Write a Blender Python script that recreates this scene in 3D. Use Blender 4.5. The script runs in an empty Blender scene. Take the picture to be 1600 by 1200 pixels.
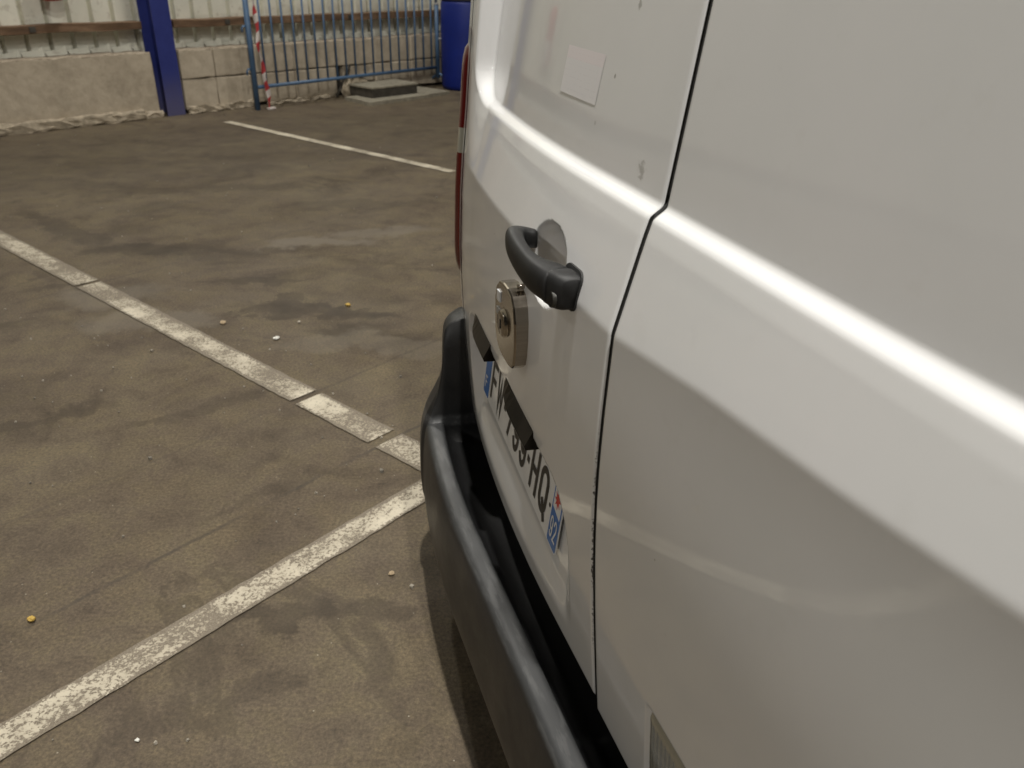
import bpy, bmesh, math, random
import numpy as np
from mathutils import Vector, Matrix
rnd = random.Random(7)
R_ = math.radians
H = 1.33                      # camera height
sc = bpy.context.scene

# ------------------------------------------------------------------ camera
PITCH, ROLL, FPX = R_(27.2), R_(1.0), 1294.0
right0 = Vector((1, 0, 0)); up0 = Vector((0, math.sin(PITCH), math.cos(PITCH))); fwd = Vector((0, math.cos(PITCH), -math.sin(PITCH)))
cr = right0 * math.cos(ROLL) + up0 * math.sin(ROLL)
cu = -right0 * math.sin(ROLL) + up0 * math.cos(ROLL)
cam_d = bpy.data.cameras.new('camera'); cam = bpy.data.objects.new('camera', cam_d)
sc.collection.objects.link(cam)
cam.matrix_world = Matrix(((cr.x, cu.x, -fwd.x, 0), (cr.y, cu.y, -fwd.y, 0), (cr.z, cu.z, -fwd.z, H), (0, 0, 0, 1)))
cam_d.sensor_width = 36; cam_d.lens = 36 * FPX / 1600.0
cam_d.clip_start = 0.02; cam_d.clip_end = 300
cam_d.dof.use_dof = True; cam_d.dof.focus_distance = 1.15; cam_d.dof.aperture_fstop = 9.0
sc.camera = cam
sc.render.resolution_x = 1024; sc.render.resolution_y = 768

# ------------------------------------------------------------------ world: night sky outside the closed hall
world = bpy.data.worlds.new('World'); sc.world = world; world.use_nodes = True
wn = world.node_tree.nodes; wl_ = world.node_tree.links
bg = wn['Background']; sky = wn.new('ShaderNodeTexSky'); sky.sky_type = 'NISHITA'; sky.sun_disc = False
sky.sun_elevation = R_(-4); wl_.new(sky.outputs[0], bg.inputs[0]); bg.inputs[1].default_value = 0.05
vs = sc.view_settings; vs.view_transform = 'Standard'; vs.look = 'None'; vs.gamma = 1; vs.exposure = -0.66
try: vs.use_curve_mapping = False
except Exception: pass
sc.cycles.max_bounces = 8; sc.cycles.diffuse_bounces = 4; sc.cycles.glossy_bounces = 4
sc.cycles.sample_clamp_indirect = 3.0

# van frame: local x = along the rear face (away from the camera), y = outward from the rear, z = up
AZ = R_(-18.5)
TV = Vector((math.sin(AZ), math.cos(AZ), 0)); NV = Vector((-math.cos(AZ), math.sin(AZ), 0))
VO = Vector((0.0682, 0.9375, 0))
VROT = math.atan2(TV.y, TV.x)
def van_pt(t, n, z): return VO + TV * t + NV * n + Vector((0, 0, z))
# wall frame
WO = Vector((-3.233, 7.759, 0)); WA = R_(43.5)
WT = Vector((math.sin(WA), math.cos(WA), 0)); WG = Vector((math.cos(WA), -math.sin(WA), 0))
WROT = math.atan2(WT.y, WT.x)   # local x = along the wall, local y = -WG (into the wall)
def wall_pt(w, g, z=0): return WO + WT * w + WG * g + Vector((0, 0, z))

# ------------------------------------------------------------------ lamps (hall high-bay lights)
LAMPS = []
KEY_T, KEY_N, LAMP_Z = -0.15, 0.02, 6.3
def lamp_light(name, loc, power, size):
    d = bpy.data.lights.new(name, 'AREA'); d.shape = 'DISK'; d.size = size; d.energy = power; d.color = (1.0, 0.97, 0.91)
    o = bpy.data.objects.new(name, d); sc.collection.objects.link(o); o.location = loc
    return o
key = van_pt(KEY_T, KEY_N, LAMP_Z)
LP = [(key, 450, 0.14)]
for (dx, dy, p) in [(-6.4, 0.0, 75), (-2.35, 6.7, 300), (-8.0, 3.5, 140), (-4.5, -6.5, 125), (1.07, -2.90, 390), (6.5, 5.5, 260), (7.5, -4, 120)]:
    LP.append((key + Vector((dx, dy, 0)), p, 0.22))

# ------------------------------------------------------------------ materials
def mat(name):
    m = bpy.data.materials.new(name); m.use_nodes = True
    nt = m.node_tree; b = nt.nodes['Principled BSDF']
    return m, nt, b
class NT:
    def __init__(s, nt): s.nt = nt
    def n(s, typ, **kw):
        o = s.nt.nodes.new(typ)
        for k, v in kw.items():
            if k.startswith('i_'):
                key_ = k[2:]; key_ = int(key_) if key_.isdigit() else key_
                sock = o.inputs[key_]
                if hasattr(v, 'is_output') or isinstance(v, bpy.types.NodeSocket): s.nt.links.new(v, sock)
                else: sock.default_value = v
            else: setattr(o, k, v)
        return o
    def link(s, a, b): s.nt.links.new(a, b)
    def math(s, op, a, b=None, c=None, clamp=False):
        o = s.nt.nodes.new('ShaderNodeMath'); o.operation = op; o.use_clamp = clamp
        for i, v in enumerate((a, b, c)):
            if v is None: continue
            if isinstance(v, bpy.types.NodeSocket): s.nt.links.new(v, o.inputs[i])
            else: o.inputs[i].default_value = v
        return o.outputs[0]
    def noise(s, vec, scale, detail=4, rough=.55, dist=0):
        o = s.nt.nodes.new('ShaderNodeTexNoise'); s.nt.links.new(vec, o.inputs['Vector'])
        o.inputs['Scale'].default_value = scale; o.inputs['Detail'].default_value = detail
        o.inputs['Roughness'].default_value = rough; o.inputs['Distortion'].default_value = dist
        return o.outputs['Fac']
    def ramp(s, fac, stops):
        o = s.nt.nodes.new('ShaderNodeValToRGB'); s.nt.links.new(fac, o.inputs[0])
        e = o.color_ramp.elements
        while len(e) < len(stops): e.new(0.5)
        for el, (p, c) in zip(e, stops):
            el.position = p; el.color = (*c, 1) if len(c) == 3 else c
        return o.outputs[0]
    def step(s, v, lo, hi):
        o = s.nt.nodes.new('ShaderNodeMapRange'); o.interpolation_type = 'SMOOTHSTEP'
        s.nt.links.new(v, o.inputs[0]); o.inputs[1].default_value = lo; o.inputs[2].default_value = hi
        o.inputs[3].default_value = 0; o.inputs[4].default_value = 1
        return o.outputs[0]
    def mix(s, f, a, b):
        o = s.nt.nodes.new('ShaderNodeMix'); o.data_type = 'RGBA'
        for i, v in ((0, f), (6, a), (7, b)):
            if isinstance(v, bpy.types.NodeSocket): s.nt.links.new(v, o.inputs[i])
            else: o.inputs[i].default_value = v if i == 0 else (*v[:3], 1)
        return o.outputs[2]
    def coord(s): return s.nt.nodes.new('ShaderNodeTexCoord').outputs['Object']
    def pos(s): return s.nt.nodes.new('ShaderNodeNewGeometry').outputs['Position']
    def sep(s, v):
        o = s.nt.nodes.new('ShaderNodeSeparateXYZ'); s.nt.links.new(v, o.inputs[0]); return o.outputs
    def comb(s, x, y, z=0.0):
        o = s.nt.nodes.new('ShaderNodeCombineXYZ')
        for i, v in enumerate((x, y, z)):
            if isinstance(v, bpy.types.NodeSocket): s.nt.links.new(v, o.inputs[i])
            else: o.inputs[i].default_value = v
        return o.outputs[0]
    def bump(s, h, strength, dist, b):
        o = s.nt.nodes.new('ShaderNodeBump'); s.nt.links.new(h, o.inputs['Height'])
        o.inputs['Strength'].default_value = strength; o.inputs['Distance'].default_value = dist
        s.nt.links.new(o.outputs[0], b.inputs['Normal']); return o

def simple(name, col, rough=.5, metal=0., var=.15, scale=8., bump=.0, coat=0., spec=.5):
    m, nt, b = mat(name); t = NT(nt); p = t.coord()
    f = t.noise(p, scale, 5, .6)
    dark = tuple(c * (1 - var) for c in col); light = tuple(min(1, c * (1 + var)) for c in col)
    t.link(t.ramp(f, [(.3, dark), (.7, light)]), b.inputs['Base Color'])
    b.inputs['Roughness'].default_value = rough; b.inputs['Metallic'].default_value = metal
    b.inputs['Coat Weight'].default_value = coat; b.inputs['Coat Roughness'].default_value = .08
    b.inputs['Specular IOR Level'].default_value = spec
    if bump: t.bump(t.noise(p, scale * 6, 4), bump, .002, b)
    return m

# -- asphalt floor, world coordinates
def asphalt_color(t, p):
    x, y, z = t.sep(p)
    big = t.noise(p, .55, 5, .6, .6)
    mid = t.noise(p, 2.3, 6, .62, .8)
    fine = t.noise(p, 120, 4, .75)
    col = t.ramp(big, [(.28, (.100, .075, .056)), (.5, (.116, .091, .061)), (.72, (.130, .105, .064))])
    col2 = t.ramp(mid, [(.33, (.050, .037, .026)), (.46, (.108, .084, .058)), (.70, (.155, .127, .084))])
    c = t.mix(.55, col, col2)
    # gritty aggregate
    g = t.ramp(fine, [(.33, (.52, .52, .52)), (.5, (.96, .96, .96)), (.68, (1.50, 1.47, 1.38))])
    gf = t.nt.nodes.new('ShaderNodeMix'); gf.data_type = 'RGBA'; gf.blend_type = 'MULTIPLY'; gf.inputs[0].default_value = .8
    t.link(c, gf.inputs[6]); t.link(g, gf.inputs[7]); c = gf.outputs[2]
    mot = t.noise(p, 7.5, 5, .7, .3)
    gm = t.nt.nodes.new('ShaderNodeMix'); gm.data_type = 'RGBA'; gm.blend_type = 'MULTIPLY'; gm.inputs[0].default_value = 1.0
    t.link(c, gm.inputs[6]); t.link(t.ramp(mot, [(.30, (.74, .72, .72)), (.47, (1.0, .985, .98)), (.56, (1.05, 1.05, .98)), (.72, (1.22, 1.19, 1.10))]), gm.inputs[7]); c = gm.outputs[2]
    # light aggregate specks
    v = t.nt.nodes.new('ShaderNodeTexVoronoi'); t.link(p, v.inputs['Vector']); v.inputs['Scale'].default_value = 42
    sp = t.math('SUBTRACT', 1.0, t.step(v.outputs['Distance'], .03, .10))
    rv = t.sep(v.outputs['Color'])[0]
    sp = t.math('MULTIPLY', sp, t.step(rv, .86, .90))
    c = t.mix(t.math('MULTIPLY', sp, .75), c, (.42, .38, .30))
    # stains, the first broad one painting in the far floor's weaker light: (x, y, half length, half width, angle, strength)
    wob = t.noise(p, 3.2, 8, .68); wob2 = t.noise(t.comb(y, x, 3.0), 3.2, 8, .68)
    xd = t.math('ADD', x, t.math('MULTIPLY', t.math('SUBTRACT', wob, .5), .55))
    yd = t.math('ADD', y, t.math('MULTIPLY', t.math('SUBTRACT', wob2, .5), .55))
    tot = None
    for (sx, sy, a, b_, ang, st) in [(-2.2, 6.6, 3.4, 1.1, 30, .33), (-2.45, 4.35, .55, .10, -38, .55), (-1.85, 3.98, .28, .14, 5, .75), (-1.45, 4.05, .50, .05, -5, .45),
                                     (-1.17, 3.55, .30, .05, 15, .6), (-.78, 3.22, .38, .075, -12, .85), (-1.05, 3.28, .16, .05, 40, .6), (-.60, 3.02, .20, .08, 0, .6),
                                     (-.53, 1.44, .13, .055, -10, .65), (-.34, 1.44, .09, .06, 15, .55), (-.52, 1.20, .12, .05, 20, .4),
                                     (-1.60, 2.22, .35, .06, 35, .6), (-1.05, 2.35, .25, .05, 35, .4), (-2.6, 5.3, .6, .09, -20, .45), (-2.0, 5.2, .7, .12, 15, .4),
                                     (-1.9, 3.4, .3, .05, 10, .45), (-2.3, 2.9, .5, .07, 20, .5), (-.9, 4.9, .6, .10, 10, .35), (-.62, 1.9, .25, .03, 30, .3),
                                     (-2.9, 6.1, .8, .07, 10, .35), (-1.2, 7.0, .9, .08, 25, .3)]:
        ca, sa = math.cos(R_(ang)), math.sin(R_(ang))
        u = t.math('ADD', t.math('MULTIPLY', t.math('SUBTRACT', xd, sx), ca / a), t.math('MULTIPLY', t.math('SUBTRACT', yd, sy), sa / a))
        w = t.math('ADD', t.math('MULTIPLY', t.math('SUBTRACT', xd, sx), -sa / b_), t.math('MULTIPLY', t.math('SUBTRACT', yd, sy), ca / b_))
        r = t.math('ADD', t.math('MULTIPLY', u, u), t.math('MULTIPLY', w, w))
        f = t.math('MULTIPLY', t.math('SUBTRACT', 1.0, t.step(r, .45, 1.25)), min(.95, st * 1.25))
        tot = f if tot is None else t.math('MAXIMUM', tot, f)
    # tyre scrub arcs: (cx, cy, r, width, strength)
    for (sx, sy, r0, wd, st) in [(-2.75, 6.35, .62, .05, .55), (-1.55, 8.6, 2.75, .06, .4), (-1.2, 6.9, 1.05, .05, .35), (-3.2, 3.0, 2.6, .07, .25), (0.6, 4.6, 1.9, .06, .3)]:
        dx = t.math('SUBTRACT', xd, sx); dy = t.math('SUBTRACT', yd, sy)
        r = t.math('SQRT', t.math('ADD', t.math('MULTIPLY', dx, dx), t.math('MULTIPLY', dy, dy)))
        e = t.math('ABSOLUTE', t.math('SUBTRACT', r, r0))
        f = t.math('MULTIPLY', t.math('SUBTRACT', 1.0, t.step(e, wd * .3, wd * 1.5)), st)
        f = t.math('MULTIPLY', f, t.step(t.noise(p, 1.1, 3), .40, .6))
        tot = t.math('MAXIMUM', tot, f)
    tot = t.math('MULTIPLY', tot, t.ramp(t.noise(p, 9, 4), [(.3, (.5,) * 3), (.65, (1,) * 3)]))
    for (sc_, off, wd, st, seed) in [(.9, .50, .010, .40, 1.0), (1.6, .47, .012, .22, 5.0)]:
        mn = t.noise(t.comb(x, y, seed), sc_, 7, .60, .5)
        e = t.math('ABSOLUTE', t.math('SUBTRACT', mn, off))
        f = t.math('MULTIPLY', t.math('SUBTRACT', 1.0, t.step(e, wd * .2, wd * 1.3)), st)
        f = t.math('MULTIPLY', f, t.step(t.noise(t.comb(x, y, seed + 3), .8, 3), .47, .60))
        tot = t.math('MAXIMUM', tot, f)
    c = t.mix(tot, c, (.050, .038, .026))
    # pale scuffed patches
    tot = None
    for (sx, sy, a, b_, ang, st) in [(-1.02, 4.15, .28, .10, 10, .5), (-.72, 4.35, .25, .09, 5, .4), (-1.45, 3.1, .28, .12, 0, .35), (-1.75, 3.35, .22, .12, 20, .35), (-.5, 2.9, .4, .1, 0, .25)]:
        ca, sa = math.cos(R_(ang)), math.sin(R_(ang))
        u = t.math('ADD', t.math('MULTIPLY', t.math('SUBTRACT', xd, sx), ca / a), t.math('MULTIPLY', t.math('SUBTRACT', yd, sy), sa / a))
        w = t.math('ADD', t.math('MULTIPLY', t.math('SUBTRACT', xd, sx), -sa / b_), t.math('MULTIPLY', t.math('SUBTRACT', yd, sy), ca / b_))
        r = t.math('ADD', t.math('MULTIPLY', u, u), t.math('MULTIPLY', w, w))
        f = t.math('MULTIPLY', t.math('SUBTRACT', 1.0, t.step(r, .3, 1.5)), st)
        tot = f if tot is None else t.math('MAXIMUM', tot, f)
    c = t.mix(tot, c, (.20, .175, .14))
    # hairline joints, parallel to the crossing line (azimuth 40)
    for (sx, sy, st, az) in [(-.381, 2.185, .6, 40), (-.703, 2.466, .35, 40), (-1.9, 3.488, .35, 40)]:
        nx, ny = math.cos(R_(az)), -math.sin(R_(az))
        d = t.math('ABSOLUTE', t.math('ADD', t.math('MULTIPLY', t.math('SUBTRACT', t.math('ADD', x, t.math('MULTIPLY', t.math('SUBTRACT', wob, .5), .05)), sx), nx), t.math('MULTIPLY', t.math('SUBTRACT', y, sy), ny)))
        f = t.math('MULTIPLY', t.math('SUBTRACT', 1.0, t.step(d, .002, .010)), st)
        c = t.mix(t.math('MULTIPLY', f, t.step(mid, .38, .55)), c, (.05, .042, .035))
    return c, fine, mid
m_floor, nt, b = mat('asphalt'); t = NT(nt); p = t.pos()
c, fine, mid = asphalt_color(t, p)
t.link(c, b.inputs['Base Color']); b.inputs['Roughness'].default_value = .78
t.link(t.ramp(t.noise(p, 1.4, 4), [(.35, (.62,) * 3), (.65, (.88,) * 3)]), b.inputs['Roughness'])
b.inputs['Specular IOR Level'].default_value = .35
hh = t.math('ADD', t.math('MULTIPLY', fine, .7), t.noise(p, 190, 3, .7))
t.bump(hh, .28, .003, b)

# -- worn road paint
def paint_mat(name, wear):
    m, nt, b = mat(name); t = NT(nt); p = t.pos()
    n1 = t.noise(p, 135, 3, .6, .4); n2 = t.noise(p, 5.5, 4, .6); n3 = t.noise(p, 330, 2, .6)
    n = t.math('ADD', t.math('ADD', t.math('MULTIPLY', n1, 1.0), t.math('MULTIPLY', n2, .80)), t.math('MULTIPLY', n3, .15))
    # edges of the stroke wear first
    e = nt.nodes.new('ShaderNodeTexCoord').outputs['UV']
    ey = t.sep(e)[1]; edge = t.math('ABSOLUTE', t.math('SUBTRACT', ey, .5))
    n = t.math('SUBTRACT', n, t.math('MULTIPLY', t.step(edge, .30, .52), .26))
    k = t.step(n, wear - .06, wear + .09)
    pc = t.ramp(n2, [(.3, (.36, .31, .23)), (.7, (.62, .56, .44))])
    gc = t.ramp(n3, [(.3, (.13, .105, .075)), (.7, (.26, .22, .165))])
    t.link(t.mix(k, gc, pc), b.inputs['Base Color']); b.inputs['Roughness'].default_value = .65
    t.bump(k, .5, .002, b)
    return m
m_paint = paint_mat('worn_white_paint', .935)
m_paint_far = paint_mat('far_white_paint', .83)

# -- van paint with clear coat and wear
def van_paint():
    m, nt, b = mat('white_van_paint'); t = NT(nt); p = t.coord(); x, y, z = t.sep(p)
    n = t.noise(p, 3.5, 4, .6); g = t.noise(p, 26, 5, .65)
    base = t.ramp(n, [(.3, (.70, .705, .70)), (.7, (.74, .735, .735))])
    # road film towards the sills, faint and uneven
    v = nt.nodes.new('ShaderNodeTexVoronoi'); t.link(p, v.inputs['Vector']); v.inputs['Scale'].default_value = 30
    sp = t.math('SUBTRACT', 1.0, t.step(v.outputs['Distance'], .018, .045))
    sp = t.math('MULTIPLY', sp, t.step(t.sep(v.outputs['Color'])[0], .90, .91))
    base = t.mix(t.math('MULTIPLY', sp, .75), base, (.09, .08, .07))
    base = t.mix(t.math('MULTIPLY', t.step(g, .60, .72), .05), base, (.45, .42, .36))
    # scuffs on the upper panel of the left door
    gn = t.noise(p, 160, 4, .7)
    for (sx, sh, r, st) in [(-.102, .189, .010, .5), (.000, .112, .003, .8), (-.028, .040, .005, .6), (.03, .165, .004, .3)]:
        dx = t.math('SUBTRACT', x, sx); dz = t.math('SUBTRACT', z, H - sh)
        d = t.math('SQRT', t.math('ADD', t.math('MULTIPLY', dx, dx), t.math('MULTIPLY', dz, dz)))
        f = t.math('MULTIPLY', t.math('SUBTRACT', 1.0, t.step(t.math('ADD', d, t.math('MULTIPLY', t.math('SUBTRACT', gn, .5), r * 3.0)), r * .3, r)), st)
        base = t.mix(f, base, (.16, .15, .13))
    # chipped edge along the door gap
    dg = t.math('SUBTRACT', x, -.1575); inside = t.step(t.math('ADD', dg, 0.0), -.0005, .0005)
    ch = t.noise(p, 240, 3, .7)
    zz = t.math('MULTIPLY', t.step(z, H - .84, H - .66), t.math('SUBTRACT', 1.0, t.step(z, H - .56, H - .42)))
    thr = t.math('ADD', dg, t.math('MULTIPLY', t.math('SUBTRACT', ch, .5), .012))
    chip = t.math('MULTIPLY', t.math('MULTIPLY', t.math('SUBTRACT', 1.0, t.step(thr, .0006, .0014)), inside), zz)
    chip = t.math('MULTIPLY', chip, t.step(t.noise(p, 28, 3), .38, .50))
    base = t.mix(chip, base, (.03, .03, .035))
    t.link(base, b.inputs['Base Color'])
    b.inputs['Roughness'].default_value = .42
    b.inputs['Coat Weight'].default_value = 1.0; b.inputs['Coat IOR'].default_value = 1.5
    cr_ = t.ramp(t.noise(p, 7, 4), [(.3, (.03,) * 3), (.7, (.075,) * 3)]); t.link(cr_, b.inputs['Coat Roughness'])
    op = t.noise(p, 75, 2, .5)
    o = nt.nodes.new('ShaderNodeBump'); t.link(op, o.inputs['Height']); o.inputs['Strength'].default_value = .05; o.inputs['Distance'].default_value = .001
    t.link(o.outputs[0], b.inputs['Coat Normal'])
    return m
m_van = van_paint()

def black_plastic(name, base=.022, rough=.42, scr=True):
    m, nt, b = mat(name); t = NT(nt); p = t.coord(); x, y, z = t.sep(p)
    n = t.noise(p, 6, 5, .65); g = t.noise(t.comb(t.math('MULTIPLY', x, 12), t.math('MULTIPLY', y, 70), t.math('MULTIPLY', z, 70)), 1, 4, .7)
    c = t.ramp(n, [(.3, (base, base, base * 1.03)), (.7, (base * 1.9, base * 1.9, base * 1.95))])
    if scr:
        s = t.math('MULTIPLY', t.step(g, .60, .72), t.step(t.noise(p, 13, 3), .45, .7))
        c = t.mix(t.math('MULTIPLY', s, .35), c, (.20, .20, .19))
    if scr:     # paler, scuffed top ledge
        zt = t.math('ADD', z, t.math('MULTIPLY', t.math('SUBTRACT', t.noise(p, 30, 4, .7), .5), .010))
        f = t.math('MULTIPLY', t.step(zt, H - .914, H - .904), t.math('SUBTRACT', 1.0, t.step(z, H - .89, H - .88)))
        c = t.mix(t.math('MULTIPLY', f, .85), c, (.034, .035, .036))
        c = t.mix(t.math('MULTIPLY', t.math('MULTIPLY', f, t.step(g, .5, .62)), .5), c, (.075, .075, .075))
    t.link(c, b.inputs['Base Color'])
    t.link(t.ramp(n, [(.3, (rough - .06,) * 3), (.7, (rough + .14,) * 3)]), b.inputs['Roughness'])
    t.bump(t.noise(p, 900, 2, .5), .12, .0005, b)
    return m
m_bumper = black_plastic('grey_black_bumper_plastic', .008, .42)
m_handle = black_plastic('grained_black_plastic', .005, .50, False)
m_gloss = simple('smoked_black_plastic', (.010, .008, .006), .30, 0, .2, 8, 0, .0, .18)
m_dark = simple('dark_cavity', (.012, .012, .012), .8)
m_rubber = simple('black_rubber', (.02, .02, .02), .7)
m_dooredge = simple('dark_door_edge', (.022, .022, .018), .7)
# lock steel
m_steel, nt, b = mat('brushed_steel'); t = NT(nt); p = t.coord(); x, y, z = t.sep(p)
br = t.noise(t.comb(t.math('MULTIPLY', x, 30), y, t.math('MULTIPLY', z, 500)), 1, 3, .6)
t.link(t.ramp(br, [(.3, (.30, .265, .22)), (.7, (.38, .34, .29))]), b.inputs['Base Color'])
b.inputs['Metallic'].default_value = 1; t.link(t.ramp(br, [(.3, (.13,) * 3), (.7, (.22,) * 3)]), b.inputs['Roughness'])
m_plate_white = simple('plate_reflective_white', (.80, .81, .82), .35, 0, .06, 30, 0, .5)
m_plate_blue = simple('plate_blue', (.006, .13, .46), .4, 0, .08, 20, 0, .2)
m_plate_black = simple('plate_black_letters', (.012, .011, .010), .4)
m_plate_red = simple('plate_red_emblem', (.55, .03, .02), .4)
m_print = simple('plate_white_print', (.75, .76, .78), .4)
m_tail, nt, b = mat('dark_red_lens'); b.inputs['Base Color'].default_value = (.09, .006, .005, 1); b.inputs['Roughness'].default_value = .12; b.inputs['Coat Weight'].default_value = 1
m_clear, nt, b = mat('clear_ribbed_lens'); t = NT(nt); p = t.coord(); x, y, z = t.sep(p)
rb = t.math('SINE', t.math('MULTIPLY', x, 700))
b.inputs['Base Color'].default_value = (.36, .35, .29, 1); b.inputs['Roughness'].default_value = .22; b.inputs['Metallic'].default_value = .35; b.inputs['Coat Weight'].default_value = 1
t.bump(rb, .15, .001, b)
m_sticker, nt, b = mat('faded_label_paper'); t = NT(nt); p = t.coord(); x, y, z = t.sep(p)
ln = t.step(t.math('SINE', t.math('MULTIPLY', z, 900)), .75, .95)
wd = t.noise(t.comb(t.math('MULTIPLY', x, 160), 0.0, t.math('MULTIPLY', z, 140)), 1, 2)
pk = t.step(z, H - .108, H - .106)
cc = t.mix(t.math('MULTIPLY', t.math('MULTIPLY', ln, t.step(wd, .45, .6)), .14), (.72, .705, .705), (.44, .41, .44))
t.link(t.mix(t.math('MULTIPLY', pk, .35), cc, (.80, .68, .69)), b.inputs['Base Color']); b.inputs['Roughness'].default_value = .5; b.inputs['Sheen Weight'].default_value = .1

m_conc, nt, b = mat('stained_concrete'); t = NT(nt); p = t.pos()
n1 = t.noise(p, 2.6, 6, .68, .0); n2 = t.noise(p, 14, 6, .7); n3 = t.noise(p, 60, 4, .7)
zz = t.sep(p)[2]
c = t.ramp(n1, [(.28, (.30, .25, .185)), (.5, (.50, .425, .32)), (.72, (.62, .54, .42))])
c = t.mix(.45, c, t.ramp(n2, [(.3, (.30, .245, .18)), (.55, (.48, .41, .31)), (.75, (.60, .53, .41))]))
c = t.mix(t.math('MULTIPLY', t.step(t.math('ADD', zz, t.math('MULTIPLY', n2, .1)), .59, .60), .5), c, (.13, .09, .06))
t.link(c, b.inputs['Base Color']); b.inputs['Roughness'].default_value = .9
t.bump(t.math('ADD', n2, t.math('MULTIPLY', n3, .4)), .5, .007, b)
m_crumb = simple('crumbled_render', (.38, .32, .235), .95, 0, .35, 20, .8)

m_clad, nt, b = mat('dirty_cream_metal'); t = NT(nt); p = t.pos()
n1 = t.noise(p, 2.2, 5, .65); n2 = t.noise(p, 18, 4, .6); zz = t.sep(p)[2]
c = t.ramp(n1, [(.3, (.64, .63, .53)), (.65, (.80, .78, .66))])
c = t.mix(t.math('MULTIPLY', t.step(n2, .55, .7), .3), c, (.30, .24, .17))
t.link(c, b.inputs['Base Color']); b.inputs['Roughness'].default_value = .5
m_wood, nt, b = mat('brown_rusty_rail'); t = NT(nt); p = t.coord(); x, y, z = t.sep(p)
n1 = t.noise(t.comb(t.math('MULTIPLY', x, 2.5), t.math('MULTIPLY', y, 14), t.math('MULTIPLY', z, 14)), 1, 6, .7)
t.link(t.ramp(n1, [(.3, (.075, .042, .022)), (.5, (.15, .088, .048)), (.72, (.27, .17, .10))]), b.inputs['Base Color']); b.inputs['Roughness'].default_value = .85
m_blue, nt, b = mat('blue_column_paint'); t = NT(nt); p = t.coord(); zz = t.sep(p)[2]
n1 = t.noise(p, 6, 5, .65)
c = t.ramp(n1, [(.3, (.018, .028, .17)), (.7, (.028, .042, .22))])
dust = t.math('MULTIPLY', t.math('SUBTRACT', 1.0, t.step(t.math('ADD', zz, t.math('MULTIPLY', n1, .2)), .12, .55)), .45)
c = t.mix(dust, c, (.17, .15, .17)); t.link(c, b.inputs['Base Color']); b.inputs['Roughness'].default_value = .55
m_barrier, nt, b = mat('worn_blue_barrier_paint'); t = NT(nt); p = t.coord()
n1 = t.noise(p, 14, 5, .65)
c = t.ramp(n1, [(.3, (.050, .095, .17)), (.68, (.075, .145, .25)), (.8, (.13, .12, .11))])
t.link(c, b.inputs['Base Color']); b.inputs['Roughness'].default_value = .45; b.inputs['Specular IOR Level'].default_value = .5
m_drum = simple('blue_barrel_plastic', (.0015, .013, .16), .5, 0, .12, 5, .1)
m_red = simple('red_enamel', (.42, .02, .015), .35, 0, .1, 10)
m_white = simple('white_print', (.7, .7, .66), .5)
m_tape_red = simple('red_tape', (.46, .045, .05), .45, 0, .15, 20)
m_tape_white = simple('white_tape', (.62, .56, .52), .5, 0, .15, 20)
m_slab = simple('grey_slab', (.26, .235, .18), .9, 0, .3, 14, .6)
m_box = simple('dark_grime_metal', (.055, .048, .038), .7, 0, .4, 16, .3)
m_roof = simple('dark_roof_sheet', (.22, .22, .21), .7, 0, .2, 2)
m_hallwall = simple('pale_hall_wall', (.36, .35, .325), .8, 0, .2, 1.2)
m_lampbody = simple('grey_lamp_housing', (.35, .35, .35), .4)
m_glow, nt, b = mat('lamp_glass'); b.inputs['Base Color'].default_value = (.8, .8, .8, 1); b.inputs['Emission Color'].default_value = (1, .93, .8, 1); b.inputs['Emission Strength'].default_value = 25
m_yellow = simple('yellow_scrap', (.50, .33, .07), .7)
m_paper = simple('white_scrap', (.75, .74, .68), .7)
m_beige = simple('beige_scrap', (.42, .32, .20), .8)

# ------------------------------------------------------------------ object helpers
def add(name, me, parent=None, m=None, smooth=False):
    o = bpy.data.objects.new(name, me); sc.collection.objects.link(o)
    if m is not None and len(me.materials) == 0: me.materials.append(m)
    if parent is not None: o.parent = parent
    if smooth: me.polygons.foreach_set('use_smooth', [True] * len(me.polygons))
    return o
def mesh(name, verts, faces, mats=None):
    me = bpy.data.meshes.new(name); me.from_pydata([tuple(v) for v in verts], [], faces); me.update()
    if mats:
        for mm in mats: me.materials.append(mm)
    return me
def empty(name, loc, rz, label, cat, group=None):
    o = bpy.data.objects.new(name, None); sc.collection.objects.link(o); o.location = loc; o.rotation_euler = (0, 0, rz)
    o.empty_display_size = .1
    tag(o, label, cat, group); return o
def tag(o, label=None, cat=None, group=None, kind=None):
    if label: o['label'] = label
    if cat: o['category'] = cat
    if group: o['group'] = group
    if kind: o['kind'] = kind
    return o
def box_bm(bm, x0, x1, y0, y1, z0, z1, bev=0.0, seg=2):
    r = bmesh.ops.create_cube(bm, size=1); vs_ = r['verts']
    bmesh.ops.scale(bm, vec=(x1 - x0, y1 - y0, z1 - z0), verts=vs_)
    bmesh.ops.translate(bm, vec=((x0 + x1) / 2, (y0 + y1) / 2, (z0 + z1) / 2), verts=vs_)
    if bev:
        es = list({e for v in vs_ for e in v.link_edges})
        bmesh.ops.bevel(bm, geom=es, offset=bev, segments=seg, profile=.6, affect='EDGES')
def bm_obj(name, bm, m, parent=None, smooth=False):
    me = bpy.data.meshes.new(name); bm.normal_update(); bm.to_mesh(me); bm.free()
    if isinstance(m, (list, tuple)):
        for q in m: me.materials.append(q)
        m = None
    return add(name, me, parent, m, smooth)
def box(name, x0, x1, y0, y1, z0, z1, m, parent=None, bev=0.0, seg=2):
    bm = bmesh.new(); box_bm(bm, x0, x1, y0, y1, z0, z1, bev, seg)
    return bm_obj(name, bm, m, parent, False)
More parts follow.
